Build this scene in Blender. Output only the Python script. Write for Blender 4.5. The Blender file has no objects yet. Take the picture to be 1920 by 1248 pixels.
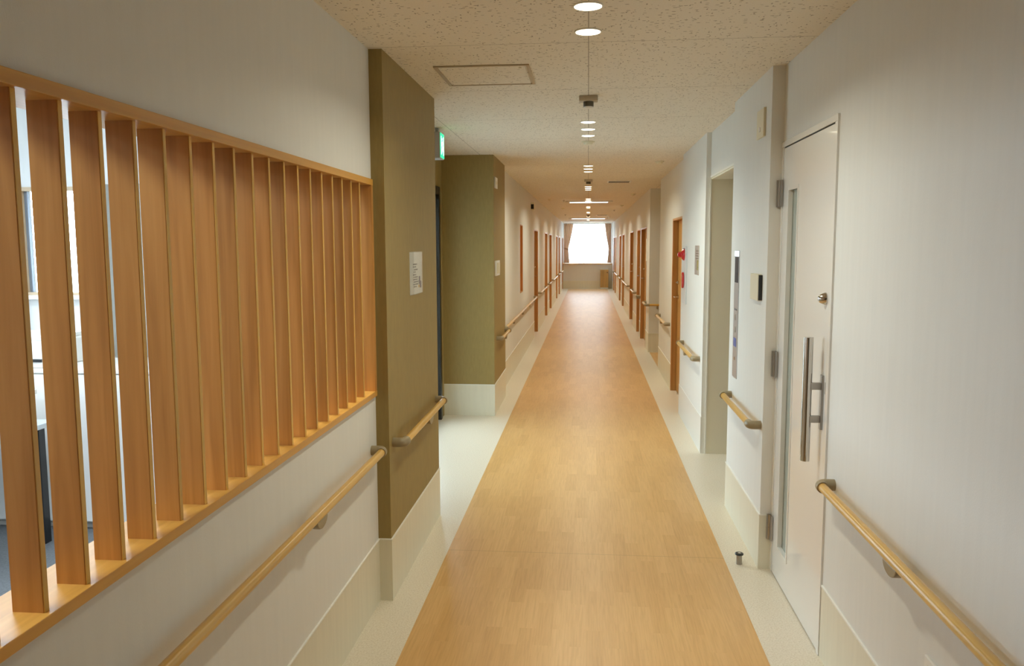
import bpy, math, random
from mathutils import Vector, Matrix
random.seed(7)
K = 1.075                      # layout units -> metres
R_ = math.radians
C = bpy.context.scene.collection
S = bpy.context.scene

# ------------------------------------------------------------------ camera
F_PX, YAW, PITCH, ROLL = 1528.73, 0.093142, 0.106549, -0.003606
cam_d = bpy.data.cameras.new('camera'); cam_d.sensor_width = 36; cam_d.lens = F_PX/1920*36
cam_d.clip_start = 0.02; cam_d.clip_end = 200
cam = bpy.data.objects.new('camera', cam_d); C.objects.link(cam); S.camera = cam
cy, sy, cp, sp = math.cos(YAW), math.sin(YAW), math.cos(PITCH), math.sin(PITCH)
fw = Vector((-sy*cp, cy*cp, -sp)); rt = Vector((cy, sy, 0)); up = rt.cross(fw)
cr, sr = math.cos(ROLL), math.sin(ROLL)
ax, ay = cr*rt+sr*up, -sr*rt+cr*up
M = Matrix(((ax.x, ay.x, -fw.x, 0), (ax.y, ay.y, -fw.y, 0), (ax.z, ay.z, -fw.z, 1.6*K), (0, 0, 0, 1)))
cam.matrix_world = M

# ------------------------------------------------------------------ light and exposure
SKY_STRENGTH = 16.0
LAMP_WATTS = 6.6; LAMP_COLOUR = (0.985, 0.96, 0.77)
w = bpy.data.worlds.new('overcast_sky'); S.world = w; w.use_nodes = True
bg = w.node_tree.nodes['Background']; bg.inputs[0].default_value = (0.76, 0.88, 1.0, 1); bg.inputs[1].default_value = SKY_STRENGTH
S.view_settings.view_transform = 'Standard'; S.view_settings.look = 'None'
S.view_settings.exposure = 0.0; S.view_settings.gamma = 1.0; S.view_settings.use_curve_mapping = False
S.cycles.max_bounces = 14; S.cycles.diffuse_bounces = 8; S.cycles.transparent_max_bounces = 12
S.cycles.sample_clamp_indirect = 6.0
S.cycles.use_denoising = True
S.cycles.caustics_reflective = False; S.cycles.caustics_refractive = False
def portal(name, x, y, z, sx, sz, rot):
    l = bpy.data.lights.new(name, 'AREA'); l.shape = 'RECTANGLE'; l.size = sx*K; l.size_y = sz*K
    l.cycles.is_portal = True
    o = bpy.data.objects.new(name, l); C.objects.link(o); o.location = (x*K, y*K, z*K); o.rotation_euler = rot
portal('skylight_portal_day_room', -5.60, 2.85, 1.50, 1.1, 2.7, (0, R_(-90), 0))
portal('skylight_portal_day_room_north', -3.41, 5.12, 1.63, 0.52, 0.7, (R_(-90), 0, 0))
portal('skylight_portal_entrance', -1.46, 6.17, 1.06, 2.1, 2.4, (0, R_(-90), 0))
portal('skylight_portal_corridor_end', -0.03, 30.82, 1.65, 1.7, 1.4, (R_(-90), 0, 0))

# ------------------------------------------------------------------ materials
def mat(name):
    m = bpy.data.materials.new(name); m.use_nodes = True
    nt = m.node_tree; p = nt.nodes['Principled BSDF']
    return m, nt, p
def nn(nt, t, **kw):
    n = nt.nodes.new(t)
    for k, v in kw.items(): setattr(n, k, v)
    return n
def simple(name, col, rough=0.5, metal=0.0, spec=0.5, coat=0.0, noise=0.0, nscale=40):
    m, nt, p = mat(name)
    p.inputs['Base Color'].default_value = (*col, 1); p.inputs['Roughness'].default_value = rough
    p.inputs['Metallic'].default_value = metal; p.inputs['Specular IOR Level'].default_value = spec
    p.inputs['Coat Weight'].default_value = coat
    if noise:
        tc = nn(nt, 'ShaderNodeTexCoord'); n = nn(nt, 'ShaderNodeTexNoise'); n.inputs['Scale'].default_value = nscale
        n.inputs['Detail'].default_value = 4
        nt.links.new(tc.outputs['Object'], n.inputs['Vector'])
        mx = nn(nt, 'ShaderNodeMix', data_type='RGBA')
        mx.inputs['A'].default_value = (*[c*(1-noise) for c in col], 1); mx.inputs['B'].default_value = (*[min(1, c*(1+noise)) for c in col], 1)
        nt.links.new(n.outputs['Fac'], mx.inputs['Factor']); nt.links.new(mx.outputs['Result'], p.inputs['Base Color'])
    return m
def mapped(nt, scale, rot=(0, 0, 0), loc=(0, 0, 0), coord='pos'):
    if coord == 'pos': src = nn(nt, 'ShaderNodeNewGeometry').outputs['Position']
    else: src = nn(nt, 'ShaderNodeTexCoord').outputs['Object']
    mp = nn(nt, 'ShaderNodeMapping'); mp.inputs['Scale'].default_value = scale
    mp.inputs['Rotation'].default_value = rot; mp.inputs['Location'].default_value = loc
    nt.links.new(src, mp.inputs['Vector']); return mp.outputs['Vector']
def ramp(nt, fac, stops):
    r = nn(nt, 'ShaderNodeValToRGB'); e = r.color_ramp.elements
    e[0].position, e[0].color = stops[0][0], (*stops[0][1], 1); e[1].position, e[1].color = stops[-1][0], (*stops[-1][1], 1)
    for pos, c in stops[1:-1]:
        x = e.new(pos); x.color = (*c, 1)
    nt.links.new(fac, r.inputs['Fac']); return r.outputs['Color']
def bump(nt, p, h, strength, dist=0.001):
    b = nn(nt, 'ShaderNodeBump'); b.inputs['Strength'].default_value = strength; b.inputs['Distance'].default_value = dist
    nt.links.new(h, b.inputs['Height']); nt.links.new(b.outputs['Normal'], p.inputs['Normal'])
def mathn(nt, op, a, b=None, c=None):
    n = nn(nt, 'ShaderNodeMath', operation=op)
    for i, v in enumerate((a, b, c)):
        if v is None: continue
        if isinstance(v, (int, float)): n.inputs[i].default_value = v
        else: nt.links.new(v, n.inputs[i])
    return n.outputs[0]
def mix(nt, fac, a, b, mode='MIX'):
    mx = nn(nt, 'ShaderNodeMix', data_type='RGBA', blend_type=mode)
    for key, v in (('Factor', fac), ('A', a), ('B', b)):
        if isinstance(v, (int, float)): mx.inputs[key].default_value = v
        elif isinstance(v, tuple): mx.inputs[key].default_value = (*v, 1)
        else: nt.links.new(v, mx.inputs[key])
    return mx.outputs['Result']

def wallpaper(name, col, streak=0.05, rough=0.65, sc=(34, 34, 3)):
    m, nt, p = mat(name)
    n = nn(nt, 'ShaderNodeTexNoise'); n.inputs['Scale'].default_value = 1; n.inputs['Detail'].default_value = 5
    nt.links.new(mapped(nt, sc), n.inputs['Vector'])
    c = ramp(nt, n.outputs['Fac'], [(0.3, tuple(x*(1-streak) for x in col)), (0.7, tuple(min(1, x*(1+streak)) for x in col))])
    nt.links.new(c, p.inputs['Base Color']); p.inputs['Roughness'].default_value = rough
    f = nn(nt, 'ShaderNodeTexNoise'); f.inputs['Scale'].default_value = 260; f.inputs['Detail'].default_value = 2
    nt.links.new(mapped(nt, (1, 1, 0.6)), f.inputs['Vector'])
    bump(nt, p, f.outputs['Fac'], 0.18, 0.0015)
    return m
def wood(name, c1, c2, c3, rough=0.38, axis='z', coord='obj', coat=0.12, blocks=False):
    m, nt, p = mat(name)
    s = {'z': (38, 38, 1.6), 'y': (38, 1.6, 38), 'x': (1.6, 38, 38)}[axis]
    v = mapped(nt, s, coord=coord)
    oi = nn(nt, 'ShaderNodeObjectInfo')
    add = nn(nt, 'ShaderNodeVectorMath', operation='ADD'); cmb = nn(nt, 'ShaderNodeCombineXYZ')
    r = mathn(nt, 'MULTIPLY', oi.outputs['Random'], 40.0)
    for i in range(3): nt.links.new(r, cmb.inputs[i])
    nt.links.new(v, add.inputs[0]); nt.links.new(cmb.outputs[0], add.inputs[1])
    n = nn(nt, 'ShaderNodeTexNoise'); n.inputs['Scale'].default_value = 1; n.inputs['Detail'].default_value = 7; n.inputs['Distortion'].default_value = 0.6
    nt.links.new(add.outputs[0], n.inputs['Vector'])
    col = ramp(nt, n.outputs['Fac'], [(0.28, c1), (0.5, c2), (0.74, c3)])
    s2 = {'z': (5, 5, 0.5), 'y': (5, 0.5, 5), 'x': (0.5, 5, 5)}[axis]
    n2 = nn(nt, 'ShaderNodeTexNoise'); n2.inputs['Scale'].default_value = 1; n2.inputs['Detail'].default_value = 2
    nt.links.new(mapped(nt, s2, coord=coord), n2.inputs['Vector'])
    tone = ramp(nt, n2.outputs['Fac'], [(0.3, (0.86, 0.86, 0.86)), (0.7, (1.08, 1.06, 1.04))])
    col = mix(nt, 1.0, col, tone, 'MULTIPLY')
    rnd = ramp(nt, oi.outputs['Random'], [(0.0, (0.93, 0.93, 0.93)), (1.0, (1.05, 1.04, 1.03))])
    col = mix(nt, 1.0, col, rnd, 'MULTIPLY')
    nt.links.new(col, p.inputs['Base Color']); p.inputs['Roughness'].default_value = rough
    p.inputs['Coat Weight'].default_value = coat; p.inputs['Coat Roughness'].default_value = 0.25
    bump(nt, p, n.outputs['Fac'], 0.08, 0.0006)
    return m

W_WALL = wallpaper('white_vinyl_wallpaper', (0.745, 0.745, 0.715), 0.015)
W_OLIVE = wallpaper('olive_green_wallpaper', (0.310, 0.222, 0.072), 0.07, 0.6, (60, 60, 12))
W_CREAM = simple('cream_panel', (0.80, 0.75, 0.60), 0.45)
W_BASE = wallpaper('cream_vinyl_skirting', (0.74, 0.71, 0.58), 0.03, 0.42)
W_CAP = simple('white_skirting_cap', (0.85, 0.84, 0.78), 0.4)
W_ROOM = wallpaper('day_room_white_paint', (0.82, 0.83, 0.82), 0.02, 0.7)
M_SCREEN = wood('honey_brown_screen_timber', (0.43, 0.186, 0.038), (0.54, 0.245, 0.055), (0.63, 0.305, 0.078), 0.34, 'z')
M_SCREENY = wood('honey_brown_sill_timber', (0.56, 0.275, 0.045), (0.65, 0.335, 0.060), (0.72, 0.39, 0.085), 0.32, 'y')
M_EDGE = wood('golden_lit_edge_timber', (0.62, 0.35, 0.060), (0.72, 0.43, 0.08), (0.80, 0.50, 0.11), 0.3, 'z')  # slat edges catching the light, their brightness put into a paler timber colour
M_RAIL = wood('golden_oak_rail', (0.55, 0.315, 0.062), (0.67, 0.405, 0.088), (0.76, 0.48, 0.12), 0.3, 'y', coat=0.3)
M_RAILX = wood('golden_oak_rail_crosswise', (0.55, 0.315, 0.062), (0.67, 0.405, 0.088), (0.76, 0.48, 0.12), 0.3, 'x', coat=0.3)
M_DOOR = wood('reddish_brown_door_wood', (0.47, 0.215, 0.058), (0.57, 0.275, 0.078), (0.64, 0.33, 0.10), 0.35, 'z')
M_DOORF = wood('light_brown_door_leaf_wood', (0.52, 0.26, 0.06), (0.62, 0.33, 0.085), (0.70, 0.40, 0.12), 0.35, 'z')
M_CAB = wood('yellow_oak_cabinet', (0.44, 0.26, 0.08), (0.54, 0.33, 0.11), (0.62, 0.40, 0.15), 0.4, 'z')
M_BRACKET = simple('taupe_plastic_bracket', (0.31, 0.25, 0.15), 0.42, noise=0.04, nscale=300)
M_STEEL = simple('polished_steel', (0.62, 0.58, 0.53), 0.16, 1.0)
M_SATIN = simple('satin_steel', (0.42, 0.39, 0.35), 0.35, 0.9)
M_PANEL = simple('brushed_steel_panel', (0.55, 0.58, 0.62), 0.3, 0.8, noise=0.05, nscale=200)
M_BLACK = simple('black_rubber', (0.015, 0.015, 0.016), 0.35)
M_DARK = simple('dark_gap', (0.02, 0.017, 0.014), 0.8)
M_DKMETAL = simple('dark_bronze_aluminium', (0.045, 0.042, 0.036), 0.35, 0.6)
M_WHITEP = simple('white_gloss_paint', (0.80, 0.80, 0.78), 0.13, spec=0.5, coat=0.25)
M_WHITE = simple('white_plastic', (0.80, 0.79, 0.75), 0.4)
M_CREAMP = simple('ivory_plastic', (0.74, 0.69, 0.52), 0.4)
M_GREYP = simple('grey_plastic', (0.42, 0.40, 0.36), 0.5)
M_RED = simple('red_plastic', (0.50, 0.018, 0.020), 0.25, coat=0.4)
M_PAPER = simple('white_paper', (0.82, 0.83, 0.80), 0.6)
M_INK = simple('grey_ink', (0.16, 0.15, 0.15), 0.7)
M_INKY = simple('yellow_ink', (0.65, 0.45, 0.10), 0.7)
M_TABLE = simple('pale_grey_laminate', (0.62, 0.70, 0.76), 0.3)
M_CURT_G = simple('grey_curtain_cloth', (0.42, 0.43, 0.40), 0.85, noise=0.06, nscale=30)
M_GROUND = simple('pale_concrete_ground', (0.45, 0.46, 0.45), 0.8, noise=0.1, nscale=3)

def frosted():
    m, nt, p = mat('grey_green_wired_glass')
    p.inputs['Base Color'].default_value = (0.36, 0.41, 0.38, 1); p.inputs['Roughness'].default_value = 0.22
    n = nn(nt, 'ShaderNodeTexNoise'); n.inputs['Scale'].default_value = 90
    nt.links.new(mapped(nt, (1, 1, 1)), n.inputs['Vector']); bump(nt, p, n.outputs['Fac'], 0.1, 0.001)
    return m
M_FROST = frosted()
def glass(name='clear_window_glass', tint=(0.96, 0.98, 0.98)):
    m, nt, p = mat(name); nt.nodes.remove(p)
    out = nt.nodes['Material Output']; t = nn(nt, 'ShaderNodeBsdfTransparent'); g = nn(nt, 'ShaderNodeBsdfGlossy')
    t.inputs[0].default_value = (*[c**.5 for c in tint], 1); g.inputs['Roughness'].default_value = 0.02
    lw = nn(nt, 'ShaderNodeLayerWeight'); lw.inputs['Blend'].default_value = 0.5
    fr = mathn(nt, 'MULTIPLY_ADD', mathn(nt, 'POWER', lw.outputs['Facing'], 4.0), 0.6, 0.03)
    mx = nn(nt, 'ShaderNodeMixShader'); nt.links.new(fr, mx.inputs[0]); nt.links.new(t.outputs[0], mx.inputs[1]); nt.links.new(g.outputs[0], mx.inputs[2])
    nt.links.new(mx.outputs[0], out.inputs[0]); return m
M_GLASS = glass()
M_TINT = glass('grey_tinted_door_glass', (.45, .50, .50))  # tint put in to hold back daylight entering through the alcove door
def cloth(name, col, transl, transp, stripes=None):
    m, nt, p = mat(name); nt.nodes.remove(p); out = nt.nodes['Material Output']
    d = nn(nt, 'ShaderNodeBsdfDiffuse'); t = nn(nt, 'ShaderNodeBsdfTranslucent'); tr = nn(nt, 'ShaderNodeBsdfTransparent')
    for s in (d, t): s.inputs['Color'].default_value = (*col, 1)
    if stripes:
        wv = nn(nt, 'ShaderNodeTexNoise'); wv.inputs['Scale'].default_value = 1
        nt.links.new(mapped(nt, (60, 60, 2)), wv.inputs['Vector'])
        c = ramp(nt, wv.outputs['Fac'], [(0.35, col), (0.65, stripes)])
        for s in (d, t): nt.links.new(c, s.inputs['Color'])
    a = nn(nt, 'ShaderNodeMixShader'); a.inputs[0].default_value = transl
    b = nn(nt, 'ShaderNodeMixShader'); b.inputs[0].default_value = transp
    nt.links.new(d.outputs[0], a.inputs[1]); nt.links.new(t.outputs[0], a.inputs[2])
    nt.links.new(a.outputs[0], b.inputs[1]); nt.links.new(tr.outputs[0], b.inputs[2]); nt.links.new(b.outputs[0], out.inputs[0])
    return m
M_SHEER = cloth('white_sheer_curtain', (0.88, 0.93, 0.95), 0.62, 0.08)
M_DRAPE = cloth('salmon_brown_drape', (0.56, 0.38, 0.25), 0.25, 0.0, (0.48, 0.31, 0.20))
def emit(name, col, s):
    m, nt, p = mat(name); p.inputs['Base Color'].default_value = (*col, 1)
    p.inputs['Emission Color'].default_value = (*col, 1); p.inputs['Emission Strength'].default_value = s
    return m
M_LAMP = emit('warm_white_led_lens', (1.0, 0.88, 0.66), 6.0)
M_GLINT = emit('cool_white_reflection_glow', (0.82, 0.93, 1.0), 3.0)  # glow for a reflected streak on the ceiling, not a lamp
M_EXITG = emit('exit_sign_green', (0.03, 0.62, 0.32), 1.3)
M_EXITW = emit('exit_sign_white', (0.70, 1.0, 0.92), 1.6)
M_LED = emit('elevator_indicator_white', (0.8, 0.92, 1.0), 0.9)

def ceiling_mat():
    m, nt, p = mat('mineral_fibre_ceiling_tile')
    base = (0.80, 0.74, 0.63)
    def spots(sc, rot, thr, seed):
        v = nn(nt, 'ShaderNodeTexVoronoi', feature='F1'); v.inputs['Scale'].default_value = 1.0; v.inputs['Randomness'].default_value = 1.0
        nt.links.new(mapped(nt, sc, (0, 0, rot), (seed, seed*1.7, 0)), v.inputs['Vector'])
        # only some of the cells carry a mark
        cs = nn(nt, 'ShaderNodeSeparateColor'); nt.links.new(v.outputs['Color'], cs.inputs[0])
        keep = mathn(nt, 'GREATER_THAN', cs.outputs[0], 0.45)
        near = mathn(nt, 'LESS_THAN', v.outputs['Distance'], thr)
        return mathn(nt, 'MULTIPLY', keep, near)
    a = spots((22, 48, 0.001), 0.5, 0.19, 0.0)
    b = spots((52, 20, 0.001), 0.3, 0.17, 5.0)
    c = spots((46, 46, 0.001), 0.0, 0.17, 11.0)
    e = spots((20, 58, 0.001), -0.7, 0.16, 17.0)
    sp = mathn(nt, 'MAXIMUM', mathn(nt, 'MAXIMUM', a, b), mathn(nt, 'MAXIMUM', c, e))
    g = nn(nt, 'ShaderNodeNewGeometry'); sx = nn(nt, 'ShaderNodeSeparateXYZ'); nt.links.new(g.outputs['Position'], sx.inputs[0])
    def seam(src, off, pitch, half):
        q = mathn(nt, 'SUBTRACT', src, off*K); q = mathn(nt, 'PINGPONG', q, pitch*K/2); return mathn(nt, 'LESS_THAN', q, half)
    s1 = seam(sx.outputs['X'], -0.004, 0.99, 0.0022); s2 = seam(sx.outputs['Y'], 3.471, 1.01, 0.0022)
    sm = mathn(nt, 'MAXIMUM', s1, s2)
    n = nn(nt, 'ShaderNodeTexNoise'); n.inputs['Scale'].default_value = 150; nt.links.new(g.outputs['Position'], n.inputs['Vector'])
    col = ramp(nt, n.outputs['Fac'], [(0.3, tuple(x*0.95 for x in base)), (0.7, base)])
    col = mix(nt, mathn(nt, 'MULTIPLY', sp, 0.66), col, (0.20, 0.15, 0.09))
    col = mix(nt, mathn(nt, 'MULTIPLY', sm, 0.72), col, (0.22, 0.17, 0.11))
    nt.links.new(col, p.inputs['Base Color']); p.inputs['Roughness'].default_value = 0.75
    h = mathn(nt, 'SUBTRACT', mathn(nt, 'MULTIPLY', n.outputs['Fac'], 0.3), mathn(nt, 'MAXIMUM', sp, sm))
    bump(nt, p, h, 0.35, 0.002)
    return m
M_CEIL = ceiling_mat()
def strip_mat():
    m, nt, p = mat('parquet_pattern_vinyl')
    v = mapped(nt, (1, 1, 1), (0, 0, R_(90)))
    br = nn(nt, 'ShaderNodeTexBrick'); br.offset = 0.37; br.offset_frequency = 2
    br.inputs['Scale'].default_value = 1; br.inputs['Brick Width'].default_value = 0.42; br.inputs['Row Height'].default_value = 0.075
    br.inputs['Mortar Size'].default_value = 0.0008; br.inputs['Bias'].default_value = 0.0
    br.inputs['Color1'].default_value = (0.0, 0, 0, 1); br.inputs['Color2'].default_value = (1, 1, 1, 1); br.inputs['Mortar'].default_value = (0.5, 0.5, 0.5, 1)
    nt.links.new(v, br.inputs['Vector'])
    tone = ramp(nt, br.outputs['Color'], [(0.0, (0.605, 0.352, 0.122)), (0.5, (0.645, 0.385, 0.141)), (1.0, (0.675, 0.412, 0.159))])
    n = nn(nt, 'ShaderNodeTexNoise'); n.inputs['Scale'].default_value = 1; n.inputs['Detail'].default_value = 6; n.inputs['Distortion'].default_value = 0.5
    vm = nn(nt, 'ShaderNodeVectorMath', operation='ADD'); nt.links.new(mapped(nt, (120, 5, 1)), vm.inputs[0])
    bs = nn(nt, 'ShaderNodeVectorMath', operation='SCALE'); bs.inputs['Scale'].default_value = 17.0
    nt.links.new(br.outputs['Color'], bs.inputs[0]); nt.links.new(bs.outputs[0], vm.inputs[1]); nt.links.new(vm.outputs[0], n.inputs['Vector'])
    g = ramp(nt, n.outputs['Fac'], [(0.3, (0.90, 0.86, 0.80)), (0.6, (1.03, 1.03, 1.03))])
    col = mix(nt, 1.0, tone, g, 'MULTIPLY')
    geo = nn(nt, 'ShaderNodeNewGeometry'); sx = nn(nt, 'ShaderNodeSeparateXYZ'); nt.links.new(geo.outputs['Position'], sx.inputs[0])
    q = mathn(nt, 'LESS_THAN', mathn(nt, 'ABSOLUTE', mathn(nt, 'SUBTRACT', sx.outputs['Y'], 4.122*K)), 0.0024)
    col = mix(nt, mathn(nt, 'MULTIPLY', q, 0.7), col, (0.35, 0.20, 0.06))
    nt.links.new(col, p.inputs['Base Color']); p.inputs['Roughness'].default_value = 0.37; p.inputs['Specular IOR Level'].default_value = 0.6; p.inputs['Coat Weight'].default_value = 0.12; p.inputs['Coat Roughness'].default_value = 0.4
    wv = nn(nt, 'ShaderNodeTexNoise'); wv.inputs['Scale'].default_value = 1; nt.links.new(mapped(nt, (1.2, 5, 1)), wv.inputs['Vector'])
    b1 = nn(nt, 'ShaderNodeBump'); b1.inputs['Strength'].default_value = 0.25; b1.inputs['Distance'].default_value = 0.003
    nt.links.new(wv.outputs['Fac'], b1.inputs['Height']); nt.links.new(b1.outputs[0], p.inputs['Normal'])
    return m
M_STRIP = strip_mat()
def border_mat():
    m, nt, p = mat('cream_speckled_vinyl')
    n = nn(nt, 'ShaderNodeTexNoise'); n.inputs['Scale'].default_value = 130; n.inputs['Detail'].default_value = 3
    nt.links.new(mapped(nt, (1, 1, 1)), n.inputs['Vector'])
    c = ramp(nt, n.outputs['Fac'], [(0.32, (0.64, 0.565, 0.44)), (0.5, (0.745, 0.675, 0.55)), (0.7, (0.80, 0.735, 0.62))])
    nt.links.new(c, p.inputs['Base Color']); p.inputs['Roughness'].default_value = 0.34
    return m
M_BORDER = border_mat()
def grey_floor():
    m, nt, p = mat('grey_blue_carpet_tile')
    n = nn(nt, 'ShaderNodeTexNoise'); n.inputs['Scale'].default_value = 90; nt.links.new(mapped(nt, (1, 1, 1)), n.inputs['Vector'])
    c = ramp(nt, n.outputs['Fac'], [(0.3, (0.10, 0.11, 0.12)), (0.7, (0.17, 0.18, 0.19))])
    nt.links.new(c, p.inputs['Base Color']); p.inputs['Roughness'].default_value = 0.5
    return m
M_GFLOOR = grey_floor()

# ------------------------------------------------------------------ geometry helpers (layout units)
class MB:
    def __init__(s): s.v = []; s.f = []
    def box(s, x0, x1, y0, y1, z0, z1):
        x0, x1 = sorted((x0, x1)); y0, y1 = sorted((y0, y1)); z0, z1 = sorted((z0, z1))
        n = len(s.v)
        s.v += [(x0, y0, z0), (x1, y0, z0), (x1, y1, z0), (x0, y1, z0), (x0, y0, z1), (x1, y0, z1), (x1, y1, z1), (x0, y1, z1)]
        s.f += [tuple(n+i for i in q) for q in ((0, 3, 2, 1), (4, 5, 6, 7), (0, 1, 5, 4), (1, 2, 6, 5), (2, 3, 7, 6), (3, 0, 4, 7))]
        return s
    def tube(s, pts, r, seg=20, cap=True):
        """sweep a circle (radius number or list) along points"""
        P = [Vector(p) for p in pts]; n0 = len(s.v); N = len(P)
        rs = r if isinstance(r, (list, tuple)) else [r]*N
        t0 = (P[1]-P[0]).normalized(); u = t0.cross(Vector((0, 0, 1)))
        if u.length < 1e-4: u = t0.cross(Vector((1, 0, 0)))
        u.normalize()
        for i, p in enumerate(P):
            if i == 0: t = t0
            elif i == N-1: t = (P[-1]-P[-2]).normalized()
            else: t = ((P[i+1]-P[i]).normalized()+(P[i]-P[i-1]).normalized()).normalized()
            u = (u - t*u.dot(t)).normalized(); b = t.cross(u)
            for k in range(seg):
                a = 2*math.pi*k/seg; s.v.append(tuple(p + (u*math.cos(a)+b*math.sin(a))*rs[i]))
        for i in range(N-1):
            for k in range(seg):
                a, b2 = n0+i*seg+k, n0+i*seg+(k+1) % seg
                s.f.append((a, b2, b2+seg, a+seg))
        if cap:
            s.f.append(tuple(n0+k for k in reversed(range(seg)))); s.f.append(tuple(n0+(N-1)*seg+k for k in range(seg)))
        return s
    def lathe(s, c, prof, axis='z', seg=28):
        """prof: list of (r, h) along axis from centre c"""
        n0 = len(s.v); c = Vector(c)
        for r, h in prof:
            for k in range(seg):
                a = 2*math.pi*k/seg; p, q = r*math.cos(a), r*math.sin(a)
                d = {'z': (p, q, h), 'x': (h, p, q), 'y': (q, h, p)}[axis]
                s.v.append(tuple(c+Vector(d)))
        for i in range(len(prof)-1):
            for k in range(seg):
                a, b = n0+i*seg+k, n0+i*seg+(k+1) % seg
                s.f.append((a, b, b+seg, a+seg))
        s.f.append(tuple(n0+k for k in reversed(range(seg)))); s.f.append(tuple(n0+(len(prof)-1)*seg+k for k in range(seg)))
        return s
    def prism(s, poly, axis, a0, a1):
        """poly: list of 2D points, extruded along axis"""
        n0 = len(s.v); n = len(poly)
        for a in (a0, a1):
            for p, q in poly:
                s.v.append({'x': (a, p, q), 'y': (p, a, q), 'z': (p, q, a)}[axis])
        for i in range(n):
            j = (i+1) % n; s.f.append((n0+i, n0+j, n0+n+j, n0+n+i))
        s.f.append(tuple(n0+i for i in reversed(range(n)))); s.f.append(tuple(n0+n+i for i in range(n)))
        return s
    def grid(s, fn, nu, nv):
        n0 = len(s.v)
        for j in range(nv+1):
            for i in range(nu+1): s.v.append(tuple(fn(i/nu, j/nv)))
        for j in range(nv):
            for i in range(nu):
                a = n0+j*(nu+1)+i; s.f.append((a, a+1, a+nu+2, a+nu+1))
        return s

ORG = {}
def thing(name, x, y, z, label, cat, group=None):
    o = bpy.data.objects.new(name, None); C.objects.link(o); o.empty_display_size = 0.05
    o.location = (x*K, y*K, z*K); ORG[o.name] = (x, y, z)
    o['label'] = label; o['category'] = cat
    if group: o['group'] = group
    return o
def put(name, mb, m, parent=None, org=None, bevel=0.0, smooth=False, label=None, cat=None, group=None, kind=None):
    if parent is not None: org = ORG[parent.name]
    elif org is None:
        xs, ys, zs = zip(*mb.v); org = ((min(xs)+max(xs))/2, (min(ys)+max(ys))/2, min(zs))
    me = bpy.data.meshes.new(name)
    me.from_pydata([((x-org[0])*K, (y-org[1])*K, (z-org[2])*K) for x, y, z in mb.v], [], mb.f)
    me.materials.append(m); me.validate(); 
    import bmesh
    b = bmesh.new(); b.from_mesh(me); bmesh.ops.recalc_face_normals(b, faces=b.faces); b.to_mesh(me); b.free()
    if smooth:
        me.shade_smooth(); me.set_sharp_from_angle(angle=R_(40))
    o = bpy.data.objects.new(name, me); C.objects.link(o)
    if parent is not None: o.parent = parent
    else: o.location = (org[0]*K, org[1]*K, org[2]*K)
    ORG[o.name] = org
    if bevel:
        bm = o.modifiers.new('bevel', 'BEVEL'); bm.width = bevel*K; bm.segments = 2; bm.limit_method = 'ANGLE'; bm.angle_limit = R_(50)
    if label: o['label'] = label
    if cat: o['category'] = cat
    if group: o['group'] = group
    if kind: o['kind'] = kind
    return o
def struct(name, mb, m, parent=None, **kw):
    return put(name, mb, m, parent, kind=None if parent else 'structure', **kw)
def dup(root, x, y, z, label=None, cat=None, group=None):
    r = root.copy(); C.objects.link(r); r.location = (x*K, y*K, z*K); ORG[r.name] = (x, y, z)
    if label: r['label'] = label
    if group: r['group'] = group
    for ch in list(root.children):
        c = ch.copy(); C.objects.link(c); c.parent = r
        for g in ch.children:
            d = g.copy(); C.objects.link(d); d.parent = c
    return r

H = 2.43         # corridor ceiling
YE = 30.6        # end wall
YB = -3.2        # wall behind the photographer
XL, XG, XA = -0.934, -0.876, -1.354
BB = 0.285       # height of the skirting

# ------------------------------------------------------------------ floor and ceiling
fl = struct('floor', MB().box(-1.5, 3.4, YB, YE+0.3, -0.1, 0.0), M_BORDER)
struct('wood_pattern_strip', MB().box(-0.727, 0.703, YB, 30.15, 0.0, 0.0012), M_STRIP, fl, label='wood patterned strip down the middle')
struct('wood_pattern_strip', MB().box(0.925, 3.3, 10.72, 12.28, 0.0, 0.0012), M_STRIP, fl, label='wood patterned floor of the side hall')
struct('day_room_floor', MB().box(-5.7, -1.5, YB, 5.1, -0.1, -0.0), M_GFLOOR, fl, label='grey blue floor of the day room')
ce = MB().box(-1.45, 3.4, YB, YE+0.3, H, H+0.12)
ce_o = struct('ceiling', ce, M_CEIL)
struct('day_room_ceiling', MB().box(-5.7, -1.05, YB, 5.1, 2.60, 2.72), W_ROOM, ce_o, label='white ceiling of the day room')

# ------------------------------------------------------------------ doors in recesses
LD = [(14.2, 15.2), (17.69, 18.74), (19.78, 20.93), (23.87, 24.89), (26.0, 27.1), (29.45, 30.45)]
RD = [(7.80, 9.07), (12.92, 14.16), (14.48, 15.31), (16.60, 17.88), (20.75, 21.85), (22.88, 23.98), (26.80, 27.77), (28.35, 29.43)]
DH = 1.862

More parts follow.
